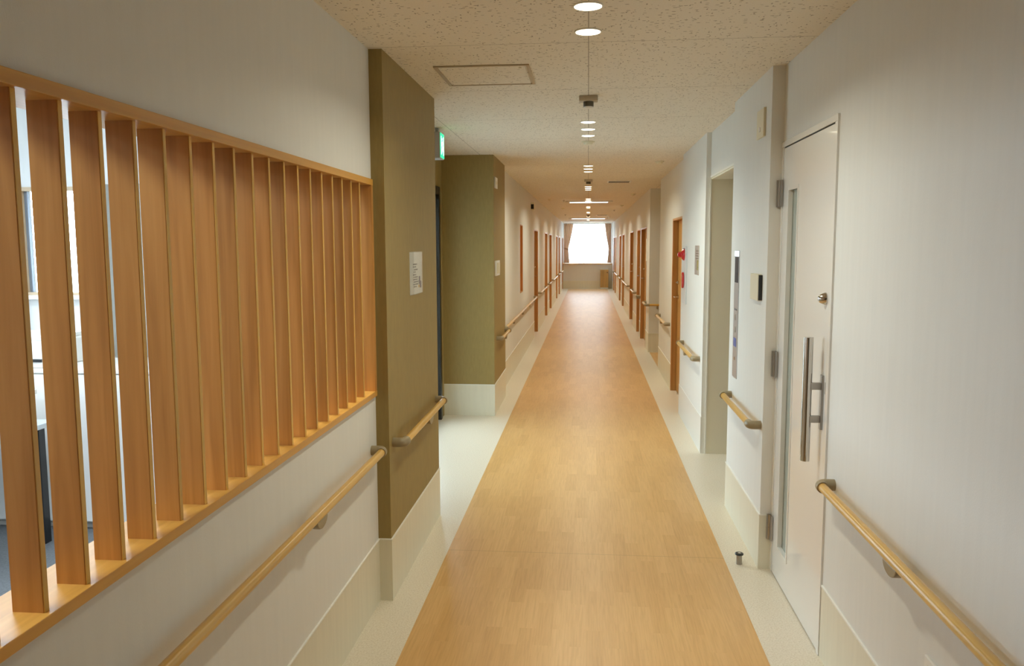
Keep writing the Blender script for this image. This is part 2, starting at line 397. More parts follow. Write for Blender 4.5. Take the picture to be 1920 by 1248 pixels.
# left wall
wl = MB()
T = 0.12
wl.box(XL-T, XL, 3.462, 3.49, 0, 2.60)
struct('wall_left_lower', MB().box(XL-T, XL, YB, 3.462, 0, 0.948), W_WALL)
struct('wall_left_upper', MB().box(XL-T, XL, YB, 3.462, 1.884, 2.60), W_WALL)
struct('wall_left_near', MB().box(XL-T, XL, YB, -0.03, 0.948, 1.884), W_WALL)
ys = 8.575; segL = []
for a, b in LD:
    segL.append((ys, a)); wl.box(XL-T-.1, XL, a, b, DH+0.022, H); ys = b
segL.append((ys, YE))
for i, (a, b) in enumerate(segL):
    if i == 0:   # niche
        n0, n1, nz0, nz1 = 11.24, 11.66, 0.945, 1.89
        wl.box(XL-T-.1, XL, a, n0, 0, H); wl.box(XL-T-.1, XL, n1, b, 0, H)
        wl.box(XL-T-.1, XL, n0, n1, 0, nz0); wl.box(XL-T-.1, XL, n0, n1, nz1, H); wl.box(XL-T-.1, XL-.085, n0, n1, nz0, nz1)
    else: wl.box(XL-T-.1, XL, a, b, 0, H)
WLo = struct('wall_left', wl, W_WALL)
gp = MB().box(XL-T-.04, XG, 3.49, 4.68, 0, H).box(XA-.1, XL-T-.04, 4.56, 4.68, 0, H)
struct('olive_pilaster', gp, W_OLIVE, WLo, label='olive green pilaster beside the timber screen')
gp = MB().box(XA-.1, -0.872, 7.55, 8.575, 0, H)
struct('olive_pilaster', gp, W_OLIVE, WLo, label='olive green wall block beyond the alcove')
gp = MB().box(XA-.1, XA, 4.68, 4.95, 0, H).box(XA-.1, XA, 7.40, 7.55, 0, H).box(XA-.1, XA, 4.95, 7.40, 2.13, H)
struct('alcove_back_wall', gp, W_OLIVE, WLo, label='olive green wall round the glazed alcove door')

def skirting(name, items, parent=None, z=BB):
    """items: (x_face, side, y0, y1) long pieces or ('f', x0, x1, y) camera facing pieces"""
    a, c = MB(), MB()
    for it in items:
        if it[0] == 'f':
            _, x0, x1, y = it; a.box(x0, x1, y-0.004, y, 0, z); c.box(x0, x1, y-0.007, y, z, z+0.005)
        else:
            x, s, y0, y1 = it; a.box(x, x+s*0.004, y0, y1, 0, z); c.box(x, x+s*0.007, y0, y1, z, z+0.005)
    o = struct(name, a, W_BASE); struct('cap_strip', c, W_CAP, o, label='thin white cap strip'); return o
skirting('baseboard_left', [(XL, 1, YB, 3.486)]+[(XL, 1, a+.005 if i else a, b-0.005) for i, (a, b) in enumerate(segL)])
SKW = W_BASE
o = MB().box(XG, XG+.004, 3.486, 4.684, 0, BB).box(XL, XG, 3.486, 3.49, 0, BB)
b2 = struct('baseboard_left_pilaster', o, W_BASE)
struct('cap_strip', MB().box(XG, XG+.007, 3.483, 4.684, BB, BB+.005).box(XL, XG, 3.483, 3.49, BB, BB+.005), W_CAP, b2, label='thin white cap strip')
o = MB().box(-.872, -.868, 7.546, 8.577, 0, BB+.01).box(XA, -.872, 7.546, 7.55, 0, BB+.01)
b2 = struct('baseboard_left_alcove', o, W_BASE)
struct('cap_strip', MB().box(-.872, -.865, 7.543, 8.577, BB+.01, BB+.015).box(XA, -.872, 7.543, 7.55, BB+.01, BB+.015), W_CAP, b2, label='thin white cap strip')

# right wall
XR = 0.912
wr = MB()
DY0, DY1, DZ = 3.165, 3.985, 2.055          # white door opening
wr.box(XR, XR+T, YB, DY0, 0, H).box(XR, XR+T, DY0, DY1, DZ, H).box(XR, XR+T, DY1, 4.007, 0, H)
wr.box(0.853, 1.20, 4.007, 5.0, 0, H)                       # pilaster with the call panel
EX, EY0, EY1, EZ = 0.908, 5.10, 6.28, 2.105
wr.box(EX, EX+.40, 5.0, EY0, 0, H).box(EX, EX+.40, EY0, EY1, EZ, H)
wr.box(0.873, 1.31, EY1, RD[0][0], 0, H)
wr.box(0.92, 0.92+.22, RD[0][0], RD[0][1], DH+.022, H)
wr.box(0.92, 1.14, RD[0][1], 10.70, 0, H).box(1.14, 3.3, 10.6, 10.70, 0, H)
XR2 = 0.905
ys = 12.30; segR = []
for a, b in RD[1:]:
    segR.append((ys, a)); wr.box(XR2, XR2+.22, a, b, DH+.022, H); ys = b
segR.append((ys, YE))
for a, b in segR: wr.box(XR2, XR2+.22, a, b, 0, H)
wr.box(XR2+.22, 3.3, 12.30, 12.42, 0, H).box(3.2, 3.32, 10.6, 12.42, 0, H)
WRo = struct('wall_right', wr, W_WALL)
struct('white_corner_trim', MB().box(EX-.006, EX+.004, EY1-.016, EY1-.002, 0, EZ).box(EX-.004, EX+.004, EY0, EY1, EZ-.008, EZ+.006), W_CAP, WRo, label='narrow white trim round the elevator opening')
struct('elevator_reveal', MB().box(EX+.004, EX+.39, EY1-.012, EY1, 0, EZ-.008).box(EX+.004, EX+.39, EY0, EY1-.012, EZ-.02, EZ-.008).box(EX+.004, EX+.39, EY0, EY0+.012, 0, EZ-.02), W_CREAM, WRo, label='cream lining of the elevator opening')
ed = MB().box(EX+.34, EX+.37, EY0+.012, 5.69, 0.01, EZ-.02); edo = struct('door_9', ed, M_PANEL)
struct('door_leaf', MB().box(EX+.34, EX+.37, 5.70, EY1-.012, 0.01, EZ-.02), M_PANEL, edo)
skirting('baseboard_right', [(XR, -1, YB, DY0-.03), (0.92, -1, RD[0][1]+.005, 10.70)]+[(XR2, -1, a+.005, b-.005) for a, b in segR]+[('f', XR2, 3.2, 12.30)])
o = MB().box(.853, .849, 4.003, 5.0, 0, BB-.012).box(.853, XR, 4.003, 4.007, 0, BB-.012)
b2 = struct('baseboard_right_pilaster', o, W_BASE)
struct('cap_strip', MB().box(.853, .846, 4.0, 5.0, BB-.012, BB-.007).box(.853, XR, 4.0, 4.007, BB-.012, BB-.007), W_CAP, b2, label='thin white cap strip')
b2 = struct('baseboard_right_elevator', MB().box(.873, .869, EY1-.004, RD[0][0], 0, BB).box(.873, EX, EY1-.004, EY1, 0, BB), simple('bluish_white_skirting', (0.74, 0.74, 0.70), .4))

# end walls
we = MB().box(-1.2, 1.2, YE, YE+.2, 0, .925).box(-1.2, 1.2, YE, YE+.2, 2.40, H).box(-1.2, -.90, YE, YE+.2, .925, 2.40).box(.86, 1.2, YE, YE+.2, .925, 2.40)
struct('wall_end', we, W_WALL)
b2 = struct('baseboard_end', MB().box(XL, XR2, YE-.004, YE, 0, BB), W_BASE); struct('cap_strip', MB().box(XL, XR2, YE-.007, YE, BB, BB+.005), W_CAP, b2)
struct('wall_back', MB().box(-1.2, 1.2, YB-.15, YB, 0, H), W_WALL)

# wooden doors
def wood_door(i, side, a, b, xw):
    s = side                                  # +1 right wall, -1 left wall : outward direction
    dep = 0.052 if s > 0 else 0.06
    jb = xw-s*0.004; sl = xw+s*dep
    fr = MB().box(jb, xw+s*.20, b-.006, b+.030, 0, DH+.022)           # far jamb, its face looks down the corridor
    fr.box(jb, xw+s*.20, a-.030, a+.006, 0, DH+.022).box(jb, xw+s*.20, a+.006, b-.006, DH, DH+.022)
    d = struct('door_%d' % i, fr, M_DOOR)
    struct('door_leaf', MB().box(sl, sl+s*.035, a+.006, b-.075, 0.006, DH), M_DOORF, d, bevel=.002)
    struct('jamb_panel', MB().box(jb, sl+s*.03, b-.075 if False else b-.030, b-.006, 0, DH), M_DOOR, d)
    struct('seal_gap', MB().box(sl+s*.006, sl+s*.03, b-.075, b-.030, 0.0, DH), M_DARK, d, label='black gap beside the leaf')
    hy = b-.16
    h = MB().tube([(sl, hy, 1.045), (sl-s*.045, hy, 1.045)], .008, 12).tube([(sl-s*.045, hy+.008, 1.045), (sl-s*.045, hy-.11, 1.045)], .008, 12)
    h.lathe((sl, hy, 1.045), [(.024, 0), (.024, -s*.006)], 'x', 18)
    struct('lever_handle', h, M_STEEL, d, smooth=True)
    struct('lock_cylinder', MB().lathe((sl, hy, 1.20), [(.020, 0), (.020, -s*.010), (.012, -s*.016), (.008, -s*.030)], 'x', 18), M_STEEL, d, smooth=True)
    return d
for i, (a, b) in enumerate(RD): wood_door(i+2, 1, a, b, .92 if i == 0 else XR2)
for i, (a, b) in enumerate(LD): wood_door(i+11, -1, a, b, XL)
struct('floor_guide', MB().lathe((.985, 8.84, 0.0), [(.015, 0), (.015, .015), (.010, .022)], 'z', 16).box(.96, 1.01, 8.80, 8.825, 0, .028), M_STEEL, bpy.data.objects['door_2'], smooth=True)

# niche lining
nl = MB().box(XL-.08, XL+.003, n1-.012, n1, nz0+.012, nz1-.012).box(XL-.08, XL+.003, n0, n0+.012, nz0+.012, nz1-.012).box(XL-.08, XL+.003, n0, n1, nz0, nz0+.012).box(XL-.08, XL+.003, n0, n1, nz1-.012, nz1).box(XL-.085, XL-.078, n0, n1, nz0, nz1)
struct('trim_1', nl, wood('orange_niche_wood', (.50, .22, .06), (.60, .28, .08), (.68, .34, .10)))

# ------------------------------------------------------------------ white steel door (right foreground)
fr = MB().box(.904, .96, DY0-.028, DY0+.004, 0, DZ-.004).box(.904, .96, DY1-.012, 4.006, 0, DZ-.004).box(.904, .96, DY0-.028, 4.006, DZ-.004, DZ+.022)
d1 = struct('door_1', fr, M_WHITEP, bevel=.0015)
ly0, ly1, wy0, wy1, wz0, wz1 = DY0+.0048, DY1-.016, 3.690, 3.865, .165, 1.850
lf = MB().box(.908, .945, ly0, wy0, .006, DZ-.010).box(.908, .945, wy1, ly1, .006, DZ-.010).box(.908, .945, wy0, wy1, .006, wz0).box(.908, .945, wy0, wy1, wz1, DZ-.010)
struct('door_leaf', lf, M_WHITEP, d1)
struct('glazing_bead', MB().box(.9045, .925, wy0-.010, wy0+.004, wz0-.010, wz1+.010).box(.9045, .925, wy1-.012, wy1+.010, wz0-.010, wz1+.010).box(.905, .925, wy0+.004, wy1-.012, wz0-.010, wz0+.004).box(.905, .925, wy0+.004, wy1-.012, wz1-.004, wz1+.010), M_WHITEP, d1)
struct('glass_slot', MB().box(.926, .932, wy0, wy1, wz0, wz1), M_FROST, d1, label='tall narrow grey glass slot')
struct('shadow_gap', MB().box(.912, .94, DY0+.004, DY1-.013, DZ-.010, DZ-.004), M_DARK, d1)
struct('bottom_gap', MB().box(.912, .94, DY0+.004, DY1-.014, 0.0005, .006), M_DARK, d1)
for hz in (1.84, 1.03, .22):
    hb = MB().tube([(.897, 3.992, hz-.062), (.897, 3.992, hz-.001)], .0085, 14).tube([(.897, 3.992, hz+.001), (.897, 3.992, hz+.062)], .0085, 14)
    hb.box(.896, .905, 3.962, 3.992, hz-.062, hz+.062).box(.884, .896, 3.994, 4.002, hz-.062, hz+.062)
    struct('hinge', hb, M_SATIN, d1, smooth=True)
ph = struct('pull_bar', MB().tube([(.851, 3.225, .758), (.851, 3.225, 1.244)], .0185, 24), M_STEEL, d1, smooth=True, label='long polished steel pull bar')
bp = struct('handle_plate', MB().box(.899, .908, 3.200, 3.228, .885, 1.098), M_SATIN, d1, bevel=.002)
for z in (.925, 1.055):
    struct('handle_arm', MB().box(.858, .903, 3.208, 3.226, z-.014, z+.014), M_SATIN, d1, bevel=.003)
struct('lock_knob', MB().lathe((.908, 3.218, 1.394), [(.024, 0), (.024, -.004), (.020, -.014), (.015, -.024), (.010, -.028), (.003, -.030)], 'x', 28), M_STEEL, d1, smooth=True)
struct('latch_mark', MB().box(.9065, .908, 3.182, 3.187, 1.03, 1.075), M_GREYP, d1)

# ------------------------------------------------------------------ timber screen
SY0, SY1, SZ0, SZ1 = -0.03, 3.462, 0.948, 1.884
scr = thing('timber_slat_screen', -.985, 1.7, SZ0, 'long honey brown timber screen of vertical slats set in the left wall', 'screen')
struct('sill', MB().box(-1.058, -.918, SY0, SY1, SZ0, .972), M_SCREENY, scr, bevel=.0015, label='timber sill board')
struct('head_board', MB().box(-1.058, -.918, SY0, SY1, 1.858, SZ1), M_SCREENY, scr, bevel=.0015, label='timber head board')
struct('side_board', MB().box(-1.058, -.9185, SY1-.026, SY1-.0005, .972, 1.858), M_SCREEN, scr, bevel=.0015, label='timber end board')
struct('side_board', MB().box(-1.058, -.9185, SY0, SY0+.026, .972, 1.858), M_SCREEN, scr, bevel=.0015)
for k in range(28):
    y = 3.293-.1191*k
    if y < 0.05: break
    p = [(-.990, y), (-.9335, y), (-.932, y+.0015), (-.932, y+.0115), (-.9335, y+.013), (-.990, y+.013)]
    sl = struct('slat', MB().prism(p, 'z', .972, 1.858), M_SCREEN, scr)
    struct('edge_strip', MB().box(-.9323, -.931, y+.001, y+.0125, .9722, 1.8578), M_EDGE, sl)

# ------------------------------------------------------------------ handrails
ZR = .716
RR = .0165
def elbow_pts(xw, xa, y, dy, n=6):
    """from the wall out to the rail axis, then turning along +-y"""
    r = .022; s = 1 if xa > xw else -1
    pts = [(xw, y, ZR), (xa-s*r, y, ZR)]
    for i in range(1, n+1):
        a = i/n*math.pi/2
        pts.append((xa-s*r+s*r*math.sin(a), y+dy*(r-r*math.cos(a)), ZR))
    pts.append((xa, y+dy*(r+.018), ZR)); return pts
def handrail(xw, side, y0, y1, label, brackets=(), e0=True, e1=True, group=None, off=.052):
    """side: +1 the rail stands off towards +x"""
    xa = xw+side*off
    t = thing('handrail', xa, (y0+y1)/2, ZR, label, 'handrail', group)
    ra = y0+.036 if e0 else y0; rb = y1-.036 if e1 else y1
    put('rail', MB().tube([(xa, ra, ZR), (xa, rb, ZR)], RR, 24), M_RAIL, t, smooth=True)
    if e0: put('elbow_bracket', MB().tube(elbow_pts(xw, xa, y0+.0, 1), .0215, 20), M_BRACKET, t, smooth=True)
    if e1: put('elbow_bracket', MB().tube(elbow_pts(xw, xa, y1-.0, -1), .0215, 20), M_BRACKET, t, smooth=True)
    for by in brackets:
        n = 14; poly = [(by+.052*math.cos(math.pi*i/n), ZR-.010-.034*math.sin(math.pi*i/n)) for i in range(n+1)]
        wb = MB().prism(poly, 'x', xa-.013, xa+.013).tube([(xa, by, ZR-.033), (xw, by, ZR-.033)], .006, 12)
        put('wall_bracket', wb, M_BRACKET, t, bevel=.003, label='half round bracket under the rail')
    return t
GA = 'handrails between the left hand doors'; GB = 'handrails between the right hand doors'
handrail(XL, 1, -1.6, 3.405, 'long oak handrail under the timber slat screen', (2.55, 1.25, .1), e0=False)
handrail(XG, 1, 3.56, 4.60, 'short oak handrail across the olive pilaster beside the slat screen', (4.15,))
handrail(-.872, 1, 7.735, 8.50, 'short oak handrail on the far olive wall block', (8.1,))
handrail(XL, 1, 8.74, 14.08, 'longest far oak handrail, running below the orange niche', (9.7, 11.0, 12.3, 13.4))
names = ['first', 'second', 'third', 'fourth', 'fifth', 'sixth']
for i, (a, b) in enumerate(segL[1:-1]):
    handrail(XL, 1, a+.12, b-.12, 'short oak handrail between the %s and %s brown doors on the left' % (names[i], names[i+1]), ((a+b)/2,), group=GA)
handrail(XR, -1, -1.6, 3.037, 'long oak handrail below the right foreground wall, ending at the white door', (2.30, 1.0, -.3), e0=False)
handrail(.853, -1, 4.05, 4.885, 'short oak handrail under the steel elevator call panel')
handrail(.873, -1, 6.42, 7.50, 'short oak handrail under the red fire alarm', (6.95,))
handrail(.92, -1, 9.24, 10.45, 'oak handrail just beyond the door next to the fire alarm', (9.8,))
# rail that turns the corner into the side hall
xa = XR2-.052; yc = 12.30-.052
t = thing('handrail', xa, 12.4, ZR, 'oak handrail that turns the corner into the right side hall', 'handrail')
put('rail', MB().tube([(xa, 12.30, ZR), (xa, 12.76, ZR)], RR, 20), M_RAIL, t, smooth=True)
put('elbow_bracket', MB().tube(elbow_pts(XR2, xa, 12.80, -1), .0215, 20), M_BRACKET, t, smooth=True)
put('corner_joint', MB().tube([(xa, 12.32, ZR), (xa, yc+.03, ZR), (xa+.006, yc+.008, ZR), (xa+.03, yc, ZR), (xa+.06, yc, ZR)], .020, 18), M_BRACKET, t, smooth=True)
put('rail', MB().tube([(xa+.05, yc, ZR), (2.6, yc, ZR)], RR, 20), M_RAILX, t, smooth=True)
put('wall_bracket', MB().tube([(1.03, yc, ZR-.01), (1.03, yc+.02, ZR-.05), (1.03, 12.30, ZR-.05)], .013, 12), M_BRACKET, t, smooth=True)
for i, (a, b) in enumerate(segR[1:-1]):
    pass
    handrail(XR2, -1, a+.09, b-.09, 'short oak handrail between brown doors %d and %d along the right wall' % (i+2, i+3), ((a+b)/2,), group=GB)

# ------------------------------------------------------------------ ceiling fittings
CN = ['nearest', 'second', 'third', 'fourth', 'fifth', 'sixth', 'seventh', 'eighth', 'farthest']
def downlight(x, y, label):
    t = thing('downlight', x, y, H, label, 'ceiling light', 'round downlights down the centre of the corridor')
    put('lens', MB().lathe((x, y, H), [(.0475, -.0015), (.0475, -.0045), (.042, -.0055)], 'z', 32), M_LAMP, t, label='glowing round lens')
    put('trim_ring', MB().tube([(x+.0505*math.cos(2*math.pi*i/32), y+.0505*math.sin(2*math.pi*i/32), H-.002) for i in range(33)], .0034, 8, cap=False), M_WHITE, t, smooth=True)
    l = bpy.data.lights.new('downlight_lamp', 'AREA'); l.shape = 'DISK'; l.size = .084*K; l.energy = LAMP_WATTS; l.color = LAMP_COLOUR
    l.spread = R_(150)
    o = bpy.data.objects.new('lamp', l); C.objects.link(o); o.parent = t; o.location = (0, 0, -.0065*K)
    return t
first = None
starts = [ 2.612, 5.645, 8.70, 11.72, 14.75, 17.72, 20.6, 23.6, 26.7]
for g, s0 in enumerate(starts):
    for j in range(3):
        y = s0+.343*j
        if y < 2.8: continue
        gi = g
        place = ('nearest', 'middle', 'farthest')[j]
        if gi < 0: lab = 'round ceiling downlight overhead, %s of a group of three behind the viewer' % place
        else: lab = 'round white ceiling downlight, %s of the three in the %s cluster from the front' % (place, CN[gi])
        if first is None: first = downlight(-.006, y, lab)
        else: dup(first, -.006, y, H, lab)

def emergency(y, label):
    t = thing('emergency_light', -.004, y, H, label, 'ceiling fitting')
    x = -.004
    put('base_plate', MB().box(x-.052, x+.052, y-.035, y+.035, H-.030, H), simple('warm_grey_plastic', (.50, .45, .36), .5), t, bevel=.004, label='flat grey housing')
    put('lamp_collar', MB().lathe((x, y, H-.030), [(.029, 0), (.029, -.026), (.027, -.028)], 'z', 24), simple('dark_grey_metal', (.12, .115, .10), .35, .5), t, smooth=True)
    put('lamp_lens', MB().lathe((x, y, H-.058), [(.026, 0), (.024, -.006), (.012, -.010)], 'z', 24), M_WHITE, t, smooth=True)
emergency(4.70, 'grey box emergency light beyond the two nearest downlights')
emergency(10.5, 'grey box emergency light hanging before the fourth group of downlights')
emergency(22.3, 'distant grey box emergency light near the bright window')

# glowing strips standing in for a bright reflection across the ceiling, not lamps
for y, x0, x1, lab in ((15.45, -.35, .36, 'glowing strip for a reflection crossing the ceiling, the nearer of two'), (24.85, -.50, .49, 'glowing strip for a reflection crossing the ceiling, closest to the window')):
    t = thing('reflection_strip', (x0+x1)/2, y, H, lab, 'ceiling light')
    put('glow_face', MB().box(x0, x1, y-.014, y+.014, H-.040, H-.026), M_GLINT, t, bevel=.003)
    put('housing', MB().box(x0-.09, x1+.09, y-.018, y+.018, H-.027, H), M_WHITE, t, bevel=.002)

def vent(x0, x1, y0, y1, label):
    t = thing('ceiling_vent', (x0+x1)/2, (y0+y1)/2, H, label, 'vent')
    f = MB().box(x0, x1, y0, y0+.02, H-.008, H).box(x0, x1, y1-.02, y1, H-.008, H).box(x0, x0+.02, y0+.02, y1-.02, H-.008, H).box(x1-.02, x1, y0+.02, y1-.02, H-.008, H)
    put('frame', f, M_WHITE, t); put('grille', MB().box(x0+.02, x1-.02, y0+.02, y1-.02, H-.003, H), M_DARK, t, label='dark grille opening')
    n = 6
    for i in range(n):
        yy = y0+.03+(y1-y0-.06)*i/(n-1)
        put('slat', MB().box(x0+.02, x1-.02, yy-.004, yy+.004, H-.007, H-.003), M_GREYP, t)
vent(.24, .55, 10.75, 11.05, 'small slotted ceiling vent right of the downlights')
vent(.22, .52, 22.6, 22.95, 'distant small ceiling vent near the end window')

def detector(x, y, label, r=.04):
    t = thing('smoke_detector', x, y, H, label, 'smoke detector', 'small round ceiling detectors')
    put('base', MB().lathe((x, y, H), [(r, 0), (r, -.008), (r*.85, -.012)], 'z', 24), M_CREAMP, t, smooth=True)
    put('head', MB().lathe((x, y, H-.012), [(r*.7, 0), (r*.62, -.012), (r*.35, -.018)], 'z', 24), M_CREAMP, t, smooth=True)
    return t
detector(.70, 8.34, 'round smoke detector on the ceiling near the right wall, beyond the elevator', .045)
detector(.72, 13.5, 'round ceiling detector by the right wall, beyond the side hall')
detector(.69, 17.2, 'round ceiling detector, farthest of three along the right wall')
detector(-.69, 14.8, 'round ceiling detector near the left wall, left of the glowing reflection strip')
detector(-.57, 18.4, 'round ceiling detector, second along the left wall')
detector(-.006, 6.70, 'flat ceiling detector just beyond the second cluster of downlights', .055)
for (x, y, lab) in ((-.62, 22.2, 'tiny chrome sprinkler far down the left side of the ceiling'), (.60, 23.9, 'tiny chrome sprinkler far down the right side of the ceiling'), (-.46, 15.2, 'tiny chrome sprinkler left of the nearer glowing reflection strip'), (.60, 19.5, 'tiny chrome sprinkler midway down the right side of the ceiling')):
    t = thing('sprinkler', x, y, H, lab, 'sprinkler')
    put('rosette', MB().lathe((x, y, H), [(.032, 0), (.028, -.006)], 'z', 18), M_STEEL, t, smooth=True)
    put('nozzle', MB().lathe((x, y, H-.006), [(.010, 0), (.010, -.02), (.022, -.022), (.022, -.025)], 'z', 16), M_STEEL, t, smooth=True)

# access hatch
t = thing('ceiling_hatch', -.50, 4.075, H, 'square access hatch in the ceiling left of the downlights', 'hatch')
x0, x1, y0, y1 = -.724, -.276, 3.846, 4.302; hf = M_HATCH = simple('beige_metal_hatch_frame', (.42, .34, .22), .4)
put('frame', MB().box(x0, x1, y0, y0+.016, H-.006, H).box(x0, x1, y1-.016, y1, H-.006, H).box(x0, x0+.016, y0+.016, y1-.016, H-.006, H).box(x1-.016, x1, y0+.016, y1-.016, H-.006, H), hf, t, bevel=.002)
put('panel', MB().box(x0+.022, x1-.022, y0+.022, y1-.022, H-.004, H), M_CEIL, t, label='speckled tile panel')
for q, (lx, ly) in enumerate(((x1-.045, y0+.05),)): put('latch', MB().lathe((lx, ly, H-.004), [(.007, 0), (.007, -.004)], 'z', 14), M_CREAMP, t)

# exit sign
t = thing('exit_sign', -1.075, 5.83, 2.22, 'small illuminated green exit sign with a running figure, hung in the left alcove', 'sign')
ex, ey0, ey1, ez0, ez1 = -1.040, 5.765, 5.915, 2.222, 2.392
put('housing', MB().box(ex-.07, ex-.002, ey0, ey1, ez0-.006, ez1+.006), M_GREYP, t, bevel=.003, label='grey housing')
put('bracket', MB().box(ex-.045, ex-.025, (ey0+ey1)/2-.02, (ey0+ey1)/2+.02, ez1+.006, H), M_GREYP, t)
pc = put('sign_face', MB().box(ex-.002, ex+.002, ey0+.004, ey1-.004, ez0, ez1), M_EXITG, t)
g = MB()
def P2(a, b): return (ey0+(ey1-ey0)*a, ez0+(ez1-ez0)*b)
g.box(ex+.002, ex+.003, P2(.14, 0)[0], P2(.24, 0)[0], P2(0, .12)[1], P2(0, .88)[1])
g.prism([P2(.86, .12), P2(.86, .88), P2(.70, .88), P2(.70, .12)], 'x', ex+.002, ex+.003)
g.prism([P2(.42+.06*math.cos(a*math.pi/6), .76+.055*math.sin(a*math.pi/6)) for a in range(12)], 'x', ex+.002, ex+.003)
def limb(*pts, w=.035):
    for (a0, b0), (a1, b1) in zip(pts, pts[1:]):
        L = math.hypot(a1-a0, b1-b0); nx, ny = -(b1-b0)/L*w, (a1-a0)/L*w
        g.prism([P2(a0+nx, b0+ny), P2(a0-nx, b0-ny), P2(a1-nx, b1-ny), P2(a1+nx, b1+ny)], 'x', ex+.002, ex+.003)
limb((.44, .68), (.52, .46), w=.05); limb((.46, .64), (.34, .58), (.30, .48)); limb((.46, .64), (.58, .60), (.64, .68))
limb((.52, .46), (.40, .36), (.36, .18)); limb((.52, .46), (.60, .32), (.66, .30))
put('running_figure', g, M_EXITW, pc, label='white running figure and doorway')

# ------------------------------------------------------------------ plates, notices, switches
t = thing('notice_sheet', XG, 4.113, 1.358, 'white printed notice on the olive pilaster', 'notice')
x = XG
put('sheet', MB().box(x, x+.003, 3.963, 4.263, 1.358, 1.570), M_PAPER, t)
def txt(x, y0, y1, z0, z1, m, parent, name='print_line', s=1): return put(name, MB().box(x, x+s*.0008, y0, y1, z0, z1), m, parent)
L = MB()
for row, (z, a, b) in enumerate(((1.505, 4.03, 4.12), (1.492, 4.03, 4.10), (1.478, 4.05, 4.13), (1.466, 4.04, 4.09), (1.452, 4.03, 4.10), (1.440, 4.04, 4.14), (1.428, 4.03, 4.13), (1.416, 4.04, 4.15), (1.404, 4.03, 4.15), (1.392, 4.04, 4.11))):
    y = a
    while y < b:
        wd = random.choice((.006, .008, .010)); L.box(x+.003, x+.0036, y, y+wd, z, z+.007); y += wd+random.choice((.003, .006))
put('print_lines', L, M_INK, t, label='rows of small grey print')
put('picture', MB().box(x+.003, x+.0037, 4.165, 4.20, 1.405, 1.445).box(x+.003, x+.0037, 4.185, 4.225, 1.385, 1.42), simple('dull_purple_ink', (.20, .16, .20), .7), t)
put('picture', MB().box(x+.003, x+.0037, 4.155, 4.18, 1.388, 1.402), M_INKY, t, label='small yellow patch')
put('clear_cover', MB().box(x+.0036, x+.0040, 3.960, 4.266, 1.355, 1.573), M_GLASS, t)

def plate(name, xw, s, y0, y1, z0, z1, label, cat, m, th=.010, parts=()):
    t = thing(name, xw, (y0+y1)/2, z0, label, cat)
    put('cover_plate', MB().box(xw, xw+s*th, y0, y1, z0, z1), m, t, bevel=.002)
    for (pn, a, b, c, d, e, mm) in parts: put(pn, MB().box(xw+s*th, xw+s*(th+e), a, b, c, d), mm, t, bevel=.001)
    return t
plate('wall_plate', -.872, 1, 7.62, 7.79, 2.135, 2.235, 'small white plate high on the far olive wall block', 'wall plate', M_WHITE, .012, (('slot', 7.66, 7.75, 2.17, 2.20, .003, M_CREAMP),))
plate('light_switch', -.872, 1, 7.62, 7.92, 1.318, 1.46, 'white rocker switch plate on the far olive wall block', 'switch', M_WHITE, .016, (('rocker', 7.66, 7.76, 1.34, 1.44, .006, M_CREAMP), ('rocker', 7.78, 7.88, 1.34, 1.44, .006, M_CREAMP)))
plate('speaker_plate', .853, -1, 4.13, 4.29, 2.125, 2.262, 'cream plate high on the wall above the ivory switch', 'wall plate', M_CREAMP, .012, (('button', 4.20, 4.22, 2.155, 2.175, .004, M_WHITE),))
t = plate('light_switch', .853, -1, 4.115, 4.305, 1.325, 1.455, 'ivory switch plate with dark edge between elevator panel and white door', 'switch', M_CREAMP, .020)
put('back_frame', MB().box(.853, .836, 4.105, 4.115, 1.328, 1.452), M_BLACK, t, label='dark side of the plate')
# elevator call panel
t = thing('elevator_call_panel', .853, 4.80, .835, 'tall slim steel elevator call panel with dark display', 'control panel')
x = .853
put('steel_plate', MB().box(x, x-.003, 4.725, 4.862, .835, 1.568), M_PANEL, t)
put('indicator_lamp', MB().box(x-.003, x-.005, 4.73, 4.858, 1.535, 1.566), M_LED, t, label='lit white strip at the top')
put('display', MB().box(x-.003, x-.0045, 4.745, 4.846, 1.385, 1.532), simple('dark_display_glass', (.03, .03, .035), .45, spec=.25), t, label='dark display window')
for z in (1.185, 1.115): put('button', MB().lathe((x-.003, 4.795, z), [(.018, 0), (.018, -.002), (.014, -.003)], 'x', 20), M_SATIN, t, smooth=True)
put('label_text', MB().box(x-.003, x-.004, 4.755, 4.84, 1.205+.02, 1.235), M_INK, t)
put('label_text', MB().box(x-.003, x-.004, 4.755, 4.84, 1.015, 1.065), simple('blue_sticker', (.10, .12, .35), .5), t, label='small blue wheelchair sticker')
put('keyhole', MB().lathe((x-.003, 4.795, .945), [(.010, 0), (.010, -.003)], 'x', 16), M_STEEL, t)
# framed paper next to fire alarm
t = thing('evacuation_notice', .873, 6.68, 1.37, 'clear framed notice between the fire alarm and the elevator opening', 'notice')
put('sheet', MB().box(.873, .870, 6.56, 6.80, 1.37, 1.588), M_PAPER, t)
put('clear_cover', MB().box(.8695, .868, 6.55, 6.81, 1.362, 1.596), M_GLASS, t)
L = MB()
for z in (1.55, 1.53, 1.51, 1.49): L.box(.870, .8693, 6.60, 6.76, z, z+.006)
put('print_lines', L, M_INK, t)
put('picture', MB().box(.870, .8693, 6.60, 6.70, 1.40, 1.48), simple('olive_ink', (.45, .42, .18), .7), t, label='small olive map patch')
